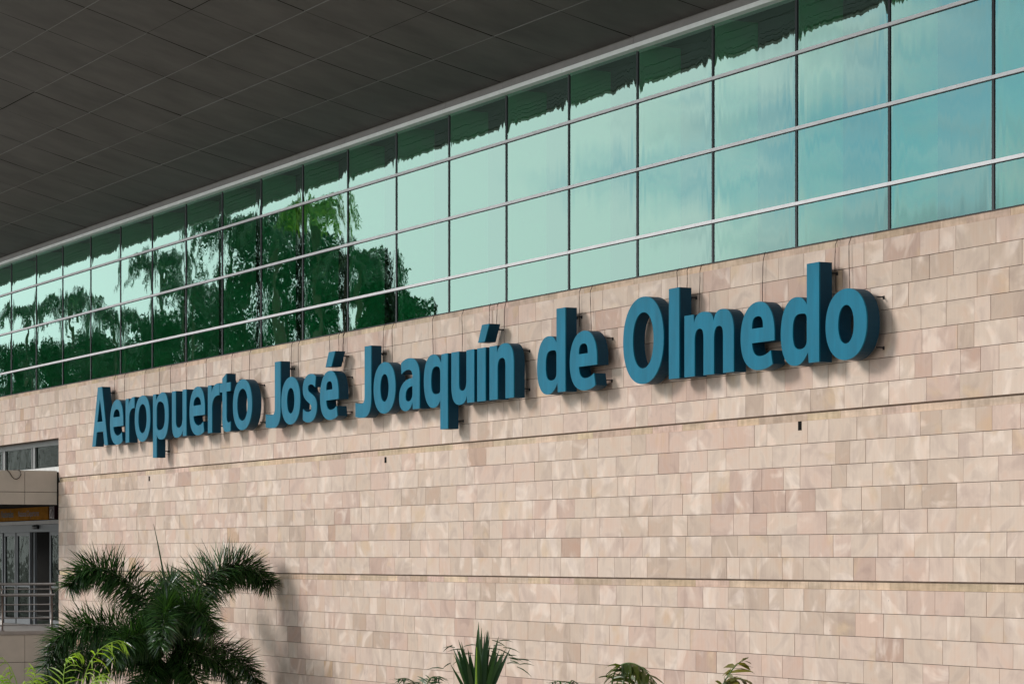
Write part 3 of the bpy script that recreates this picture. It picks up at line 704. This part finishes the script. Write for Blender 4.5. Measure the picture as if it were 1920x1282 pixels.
L('o', w5, 'blue letter o that ends the sign, rightmost of all letters', a4(1398), a4(1664), lambda W: g_o(W, H2+.01, SW2, TH2))

# thin supply cables from the parapet down behind the letters
cab = [(a2(265), 765), (a2(330), 742), (a2(462), 735), (a2(555), 735), (a2(627), 733), (a2(727), 730), (a2(855), 722), (a2(1020), 712), (a2(1135), 710), (a2(1405), 697), (a2(1450), 705),
       (a2(1650), 661), (a2(1708), 661), (a2(1740), 668), (a3(22), 665), (a3(283), 670), (a3(340), 678), (a3(600), 660), (a3(788), 657), (a3(962), 612), (a3(1012), 611), (a3(1062), 645), (a3(1545), 598), (a3(1617), 620),
       (a4(458), 544), (a4(520), 545), (a4(602), 585), (a4(1010), 569), (a4(1478), 530), (a4(1567), 541)]
near = {}
for i, (X, Y) in enumerate(cab):
    j = min(range(len(LETTERS)), key=lambda q: abs((LETTERS[q][2]+LETTERS[q][3])/2+7-X)); near.setdefault(j, []).append(i)
desc = {'A': 'the capital A'}
rc = random.Random(11)
for j, lst in near.items():
    for n_, i in enumerate(lst):
        X, Y = cab[i]; x = sx(X); zb = hz(X, Y)-.12; pts = []
        for q in range(9):
            zz = z(4.14)+(zb-z(4.14))*q/8
            pts.append((x+rc.uniform(-.004, .004)+.014*math.sin(q*.5+i), -.016-(.02 if q else -.0), zz))
        pts[0] = (x, .0, z(4.14))
        p = MB(); p.tube(pts, .0055, 5)
        pos = '' if len(lst) == 1 else (('left', 'right')[n_] if len(lst) == 2 else ('left', 'middle', 'right', 'far right')[n_])+'most of several, '
        lab = LETTERS[j][4]['label'].replace('blue ', 'the ')
        lab = ' '.join(lab.split()[:9])
        tag(p.build('hanging_cable', M_cable, smooth=True), ('thin dark cable, '+pos+'above '+lab), 'cable', 'thin cables hanging from the parapet to the letters')

# ------------------------------------------------------------------ plants
M_palm = leaf_mat('palm_leaf', (.008, .028, .010), (.06, .14, .035), .26, .22, .65)
M_lime = leaf_mat('lime_leaf', (.20, .34, .03), (.42, .55, .07), .45, .4)
M_fan = leaf_mat('fan_leaf', (.014, .045, .016), (.04, .10, .03), .33, .15)
M_fish = leaf_mat('fishtail_leaf', (.03, .055, .012), (.12, .14, .025), .35, .25)
M_fish2 = leaf_mat('ragged_leaf', (.04, .05, .010), (.20, .17, .025), .35, .25)
M_tree = leaf_mat('tree_leaf', (.005, .013, .008), (.028, .06, .022), .5, .15)
M_tpalm = leaf_mat('coconut_leaf', (.005, .015, .008), (.028, .062, .020), .45, .15)
M_bright = leaf_mat('yellow_green_leaf', (.05, .13, .012), (.26, .42, .04), .45, .3)
def blade(mb, p, d, up, ln, wd, droop, rnd, seg=3, tone=None, fold=True):
    """a narrow arching leaflet"""
    d = d.normalized(); side = d.cross(up)
    if side.length < .01: side = d.cross(Vector((1, 0, 0)))
    side.normalize(); side = (side+rnd.uniform(-.5, .5)*up).normalized()
    prof = [.55, 1, .8, .05] if seg == 3 else [.5, .9, 1, .7, .03]
    vs = []; q = Vector(p); dd = Vector(d)
    for i in range(seg+1):
        wv = wd*prof[i]*.5
        vs += [q-side*wv, q+side*wv]
        dd = (dd+Vector((0, 0, -droop))).normalized(); q = q+dd*(ln/seg)
    c = rnd.random() if tone is None else tone
    mb.add(vs, [(2*i, 2*i+1, 2*i+3, 2*i+2) for i in range(seg)], (c, c, c, 1))
def curve(pts, n):
    pts = [Vector(p) for p in pts]
    ext = [pts[0]*2-pts[1]]+pts+[pts[-1]*2-pts[-2]]; o = []
    for k in range(n+1):
        t = k/n*(len(pts)-1); i = min(int(t), len(pts)-2); u = t-i
        p0, p1, p2, p3 = ext[i:i+4]
        o.append(.5*((2*p1)+(p2-p0)*u+(2*p0-5*p1+4*p2-p3)*u*u+(3*p1-p0-3*p2+p3)*u**3))
    return o
def plume(pts, nleaf, ln, wd, rnd, mb, st, r=.02, around=True, start=.12, droop=.12, swept=.65):
    cv = curve(pts, 40)
    st.tube(cv, r, 6, r*.25)
    for k in range(nleaf):
        t = start+(1-start)*k/nleaf; f = t*40; i = min(int(f), 39); p = cv[i].lerp(cv[i+1], f-i)
        tg = (cv[min(i+1, 40)]-cv[max(i-1, 0)]).normalized()
        a = tg.cross(UP);
        if a.length < .05: a = tg.cross(RIGHT)
        a.normalize(); b = a.cross(tg).normalized()
        if around: th = rnd.uniform(0, 2*math.pi)
        else: th = (0 if k % 2 else math.pi)+rnd.uniform(-.35, .35)
        sd = a*math.cos(th)+b*math.sin(th)
        d = sd*1.0+tg*rnd.uniform(swept*.4, swept*1.7)+Vector((rnd.uniform(-1, 1), rnd.uniform(-1, 1), rnd.uniform(-1, 1)))*.22
        L_ = ln*(.62+.5*math.sin(min(1, .18+t*.95)*math.pi)**.6)*rnd.uniform(.8, 1.12)
        blade(mb, p, d, b, L_, wd*rnd.uniform(.7, 1.2), droop*rnd.uniform(.4, 1.5), rnd)
def plane_pt(P, X0):
    """a camera-facing frame through a point at perpendicular distance P seen at pixel X0: maps (px, py, depth offset) to 3-D"""
    x = sx(X0, P); zd = zdepth(x, P-DW)
    def f(X, Y, w=0.0):
        zz = zd+w
        return Vector((0, -DW, EYE))+FWD*zz+RIGHT*((X-960)/5000*zz)+UP*((1045-Y)/5000*zz)
    return f, 5000/zd
# foxtail palm in front of the wall
f, s_ = plane_pt(17.4, 310)
base = f(312, 1200)
PT = thing('foxtail_palm', 'bushy dark foxtail palm with one upright spear leaf before the stone wall', 'palm tree', (base.x, base.y, 0))
tr = MB(); tr.tube([(base.x, base.y, 0), (base.x+.02, base.y, 1.0), (base.x, base.y, 2.2), tuple(base-UP*.5)], .13, 14, .10); tr.build('trunk', M_trunk, PT, smooth=True)
rnd = random.Random(21)
fr = [ # pixel curves with depth offsets (metres; negative = towards the camera)
 ([(308, 1205, 0), (275, 1130, -.1), (222, 1078, -.3), (165, 1065, -.4), (128, 1098, -.45)], 620, .40),
 ([(318, 1205, 0), (352, 1125, .1), (405, 1072, .3), (462, 1062, .45), (508, 1098, .5)], 680, .42),
 ([(305, 1215, 0), (250, 1185, -.3), (180, 1172, -.6), (118, 1190, -.8), (84, 1250, -.9)], 560, .40),
 ([(318, 1215, 0), (365, 1200, .2), (415, 1215, .45), (460, 1245, .6), (485, 1290, .7)], 430, .33),
 ([(312, 1205, 0), (315, 1150, -.6), (312, 1142, -1.2), (308, 1165, -1.75), (300, 1210, -2.0)], 360, .34),
 ([(310, 1205, 0), (305, 1140, .6), (318, 1100, 1.2), (330, 1090, 1.8)], 260, .36),
 ([(306, 1220, 0), (262, 1225, -.2), (190, 1240, -.5), (120, 1262, -.7), (60, 1300, -.8)], 480, .34),
 ([(316, 1225, 0), (345, 1245, -.4), (372, 1290, -.8), (390, 1340, -1.0)], 300, .34),
 ([(306, 1225, 0), (285, 1250, -.5), (262, 1300, -.9), (245, 1350, -1.1)], 300, .36),
 ([(306, 1222, 0), (258, 1212, .2), (192, 1205, .1), (132, 1225, 0), (104, 1262, -.1)], 380, .36),
 ([(316, 1218, 0), (360, 1222, -.3), (410, 1240, -.2), (446, 1275, 0)], 300, .32),
 ([(312, 1215, 0), (280, 1190, -.9), (240, 1195, -1.5), (215, 1230, -1.8)], 330, .36),
 ([(312, 1210, 0), (335, 1160, -.5), (372, 1145, -1.0), (400, 1185, -1.3)], 360, .38),
]
for pts, n, ln in fr:
    lf = MB(); stt = MB(); plume([f(*q) for q in pts], int(n*2.2), ln*1.45, .026, rnd, lf, stt, .022, start=.05, droop=.20, swept=.42)
    o = stt.build('frond', M_stalk, PT, smooth=True); lf.build('leaflets', M_palm, o)
sp = MB(); sp.tube(curve([f(316, 1215), f(313, 1120), f(300, 1040), f(288, 982)], 12), .035, 8, .004); sp.build('spear_leaf', M_fan, PT, smooth=True)

# fan-leaved young palm, lower centre
def strap_plant(X, Ytop, P, name, label, n, ln_px, m, spread, rnd, wd=.05, cat='plant', stem=True, nseg=4, tips=True):
    f, s_ = plane_pt(P, X); c = f(X, Ytop+ln_px)
    R_ = thing(name, label, cat, (c.x, c.y, 0))
    lf = MB()
    for k in range(n):
        a = (k/(n-1)-.5)*2*spread+rnd.uniform(-.06, .06); dep = rnd.uniform(-.6, .6)
        L_ = ln_px/s_*(1-.25*abs(a)/max(spread, .01))*rnd.uniform(.72, 1.05)
        d = RIGHT*math.sin(a)+UP*math.cos(a)+FWD*dep*.5
        blade(lf, c-UP*.15+RIGHT*rnd.uniform(-.04, .04), d, FWD, L_+.15, wd*rnd.uniform(.7, 1.2), .03+.10*abs(a)/1.2*rnd.random(), rnd, nseg, fold=False)
    if tips:
        for k in range(26):
            a = rnd.uniform(-.9, .9); b0 = f(898+math.sin(a)*rnd.uniform(75, 105), 1310-math.cos(a)*rnd.uniform(80, 120), rnd.uniform(-.3, .3))
            blade(lf, b0, RIGHT*(.9 if a > 0 else -.9)+UP*rnd.uniform(-.3, .5)+FWD*rnd.uniform(-.3, .3), FWD, rnd.uniform(.14, .28), .018, .25, rnd)
    lf.build('leaves', m, R_)
    if stem:
        s2 = MB(); s2.tube([(c.x, c.y, 0), (c.x, c.y, c.z*.5), tuple(c)], .07, 8, .05); s2.build('stem', M_trunk, R_, smooth=True)
    return R_, f, s_
rnd = random.Random(4)
R1, f, s_ = strap_plant(898, 1172, 17.0, 'fan_palm', 'young dark green fan palm with stiff pointed leaves at the bottom centre', 40, 145, M_fan, .40, rnd, .075, 'plant')
sp = MB(); sp.tube([f(893, 1300, -.3), f(893, 1255, -.3), f(894, 1205, -.3)], .016, 6, .006); sp.build('new_shoot', M_lime, R1)
# arching dark palm leaves left of it and right of it
def arching(name, label, X, P, fronds, n, ln, m, seed, wd=.045, around=False, droop=.3):
    rr = random.Random(seed); f, s_ = plane_pt(P, X); c = f(X, 1330)
    R_ = thing(name, label, 'plant', (c.x, c.y, 0))
    s0 = MB(); s0.tube([(c.x, c.y, 0), (c.x, c.y, c.z*.6), tuple(c)], .06, 8, .04); s0.build('stem', M_trunk, R_, smooth=True)
    for pts in fronds:
        lf = MB(); s2 = MB(); plume([c]+[f(*q) for q in pts], n, ln, wd, rr, lf, s2, .014, around, .25, droop, .5)
        o = s2.build('frond', M_stalk, R_, smooth=True); lf.build('leaflets', m, o)
    return R_
arching('feather_palm', 'low feathery palm just left of the fan palm, only its leaf tips in view', 800, 17.2, [[(785, 1290, 0), (765, 1272, -.2), (742, 1272, -.3)], [(800, 1285, .1), (812, 1268, .2), (838, 1272, .3)], [(795, 1290, .1), (790, 1272, .4)]], 26, .26, M_fan, 31, .028, droop=.2)
arching('grassy_palm', 'thin-leaved low plant between the fan palm and the drooping fishtail palm', 1062, 17.2, [[(1052, 1290, 0), (1048, 1276, -.2), (1030, 1280, -.3)], [(1068, 1288, .1), (1072, 1275, .2), (1086, 1282, .3)]], 16, .18, M_fan, 32, .022, droop=.35)
arching('drooping_palm', 'palm whose broad leaflets droop from one bowed frond at the bottom edge', 1190, 17.0, [[(1150, 1295, 0), (1155, 1255, -.2), (1178, 1242, -.3), (1205, 1252, -.4), (1232, 1282, -.5), (1245, 1305, -.5)], [(1168, 1290, .2), (1180, 1250, .3), (1205, 1262, .4), (1222, 1290, .4)]], 64, .32, M_fish, 33, .05, droop=.5)
arching('fishtail_palm', 'small fishtail palm with ragged yellow-tipped leaflets at the bottom right', 1372, 17.0, [[(1355, 1290, 0), (1368, 1262, 0), (1384, 1243, .1), (1400, 1234, .1)], [(1350, 1295, -.1), (1360, 1280, -.1), (1385, 1272, -.1), (1402, 1275, -.1)]], 19, .26, M_fish2, 34, .062, droop=.22)
# lime green bamboo-like shrubs in the lower left corner
f, s_ = plane_pt(14.0, 150)
def bamboo(label, X, P, shoots, seed, n=22):
    rr = random.Random(seed); f, s_ = plane_pt(P, X); c = f(X, 1330)
    R_ = thing('bamboo_palm', label, 'plant', (c.x, c.y, 0), 'lime green bamboo palms in the corner')
    s0 = MB(); s0.tube([(c.x, c.y, 0), tuple(c)], .03, 8, .02); s0.build('stem', M_stalk, R_, smooth=True)
    for pts in shoots:
        lf = MB(); s2 = MB(); plume([f(*q) for q in pts], int(n*1.1), .42, .027, rr, lf, s2, .010, False, .1, .42, .8)
        o = s2.build('frond', M_lime, R_, smooth=True); lf.build('leaflets', M_lime, o)
    return R_
bamboo('lime green bamboo palm with slender arching sprays overlapping the dark foxtail palm', 150, 14.0,
       [[(145, 1320, 0), (165, 1250, 0), (190, 1215, -.1), (222, 1200, -.2), (236, 1210, -.2)], [(118, 1320, 0), (120, 1260, .1), (130, 1230, .1), (150, 1222, .1)], [(150, 1330, .1), (175, 1275, .2), (195, 1262, .3)], [(130, 1330, 0), (150, 1290, -.3), (180, 1280, -.3)]], 41, 26)
bamboo('lime green bamboo palm at the far left edge below the entrance platform', 25, 14.2,
       [[(40, 1330, 0), (30, 1275, 0), (12, 1240, 0), (-8, 1228, 0)], [(50, 1330, 0), (60, 1290, .1), (66, 1262, .1), (60, 1250, .1)], [(20, 1330, .2), (25, 1290, .2), (10, 1265, .2)], [(10, 1330, -.2), (40, 1285, -.2), (75, 1268, -.2)], [(5, 1330, 0), (-5, 1290, 0), (0, 1262, 0)]], 42, 22)

# ------------------------------------------------------------------ trees across the forecourt (seen in the glass)
def vt(X, P):          # world position (x, y) of something whose mirror image appears at pixel X, mirror distance P
    return sx(X, P), -(P-DW)
def leafball(mb, c, rx, rz, n, rnd, size=.2):
    for k in range(n):
        while True:
            q = Vector((rnd.uniform(-1, 1), rnd.uniform(-1, 1), rnd.uniform(-1, 1)))
            if q.length < 1: break
        q = q.normalized()*q.length**.8*1.15
        p = Vector((c[0]+q.x*rx, c[1]+q.y*rx, c[2]+q.z*rz)); s1 = size*rnd.uniform(.6, 1.3)
        a = Vector((rnd.gauss(0, 1), rnd.gauss(0, 1), rnd.gauss(0, .5))).normalized(); b = a.cross(Vector((rnd.gauss(0, 1), rnd.gauss(0, 1), rnd.gauss(0, 1)))).normalized()
        t = rnd.random()
        mb.add([p-a*s1, p-b*s1*.45, p+a*s1, p+b*s1*.45], [(0, 1, 2, 3)], (t, t, t, 1))
def btree(X, Ytop, hw, P, seed, label, ybot=700):
    rnd = random.Random(seed); x, y = vt(X, P); zd = -x*CA+(P)*SA; mpp = zd/5000
    top = EYE+(1045-Ytop)*mpp; bot = EYE+(1045-ybot)*mpp; R_ = hw*mpp
    T_ = thing('broadleaf_tree', label, 'tree', (x, y, 0), 'trees across the forecourt reflected in the glass')
    tk = MB(); tk.tube([(x, y, 0), (x+.1, y, bot*.5), (x, y+.1, bot+.5), (x, y, (bot+top)/2)], .32, 10, .12)
    cr_ = MB(); nb = 26
    for k in range(nb):
        t = (k+.5)/nb; zz = bot+(top-bot)*t; rr = R_*(.45+.75*math.sin(min(1, t*.9+.12)*math.pi))*.8
        a = rnd.uniform(0, 6.28); q = (x+math.cos(a)*rr*rnd.uniform(.2, 1), y+math.sin(a)*rr*rnd.uniform(.2, 1), min(zz+rnd.uniform(-.3, .3), top-.5))
        leafball(cr_, q, rnd.uniform(.5, 1.3), rnd.uniform(.35, .75), 250, rnd, .13)
        if k % 2 == 0: tk.tube([(x, y, max(q[2]-1.8, bot*.7)), ((x+q[0])/2, (y+q[1])/2, q[2]-.6), q], .08, 5, .02)
    tk.build('trunk', M_bark, T_, smooth=True); cr_.build('crown', M_tree, T_)
PR = 44
for i, (X, Yt, hw, yb, lab) in enumerate([
  (455, 425, 62, 720, 'broad dark tree whose reflection fills the panes left of the palm tops'),
  (528, 402, 55, 700, 'tall dark tree reflected directly left of the yellow-green palm'),
  (600, 440, 52, 700, 'dense tree reflected under the yellow-green palm'),
  (685, 470, 50, 690, 'rounded tree whose reflection ends the dark mass on the right'),
  (752, 552, 22, 640, 'small outlying tree, rightmost reflection before the clear panes'),
  (385, 540, 55, 720, 'low tree reflected below the drooping dark palm'),
  (300, 590, 50, 720, 'low tree reflected a quarter of the way along the glass'),
  (225, 640, 40, 740, 'bushy tree reflected between two left hand palms'),
  (165, 620, 38, 740, 'bushy tree reflected beneath the second palm from the left'),
  (95, 640, 40, 750, 'bushy tree reflected near the left end of the glass'),
  (25, 650, 40, 760, 'bushy tree reflected at the extreme left of the glass')]):
    btree(X, Yt, hw, PR+(i % 3)*2, 60+i, lab, yb)
def tpalm(X, Yc, P, seed, label, m, L_=2.6, nf=15, nl=90):
    rnd = random.Random(seed); x, y = vt(X, P); mpp = (-x*CA+P*SA)/5000; zc = EYE+(1045-Yc)*mpp
    T_ = thing('coconut_palm', label, 'palm tree', (x, y, 0), 'palms across the forecourt reflected in the glass')
    tk = MB(); tk.tube([(x, y, 0), (x+.15, y, zc*.5), (x, y, zc)], .17, 10, .11); tk.build('trunk', M_bark, T_, smooth=True)
    c = Vector((x, y, zc))
    for k in range(nf):
        a = k*2.4+rnd.uniform(-.2, .2); el = rnd.uniform(.1, 1.15); d = Vector((math.cos(a), math.sin(a), 0)); l2 = L_*rnd.uniform(.8, 1.1)
        pts = [c, c+d*l2*.35+UP*l2*.32*el, c+d*l2*.7+UP*l2*(.32*el-.08), c+d*l2*.95+UP*l2*(.2*el-.45)]
        lf = MB(); s2 = MB(); plume(pts, 90, .55, .055, rnd, lf, s2, .03, False, .12, .35, .5)
        o = s2.build('frond', M_stalk, T_, smooth=True); lf.build('leaflets', m, o)
tpalm(588, 400, PR-2, 81, 'bright yellow-green palm reflected among dark trees near the middle of the glass', M_bright, 1.9, 13)
tpalm(418, 445, PR+1, 82, 'dark palm reflected at the top left of the big tree mass', M_tpalm)
tpalm(300, 505, PR+1, 83, 'dark drooping palm reflected between the left palms and the big trees', M_tpalm, 2.4)
tpalm(130, 575, PR+2, 84, 'dark palm reflected second from the left end', M_tpalm, 2.2)
tpalm(512, 440, PR-1, 86, 'dark palm reflected directly left of the yellow-green palm', M_tpalm, 2.3)
tpalm(660, 500, PR-1, 87, 'dark palm reflected in front of the rounded right hand tree', M_tpalm, 2.1)
tpalm(352, 545, PR, 88, 'low dark palm reflected below the drooping palm', M_tpalm, 2.1)
tpalm(215, 600, PR, 89, 'low dark palm reflected beside the left hand bushy trees', M_tpalm, 2.0)
tpalm(48, 590, PR+2, 85, 'dark palm reflected nearest the left end', M_tpalm, 2.2)
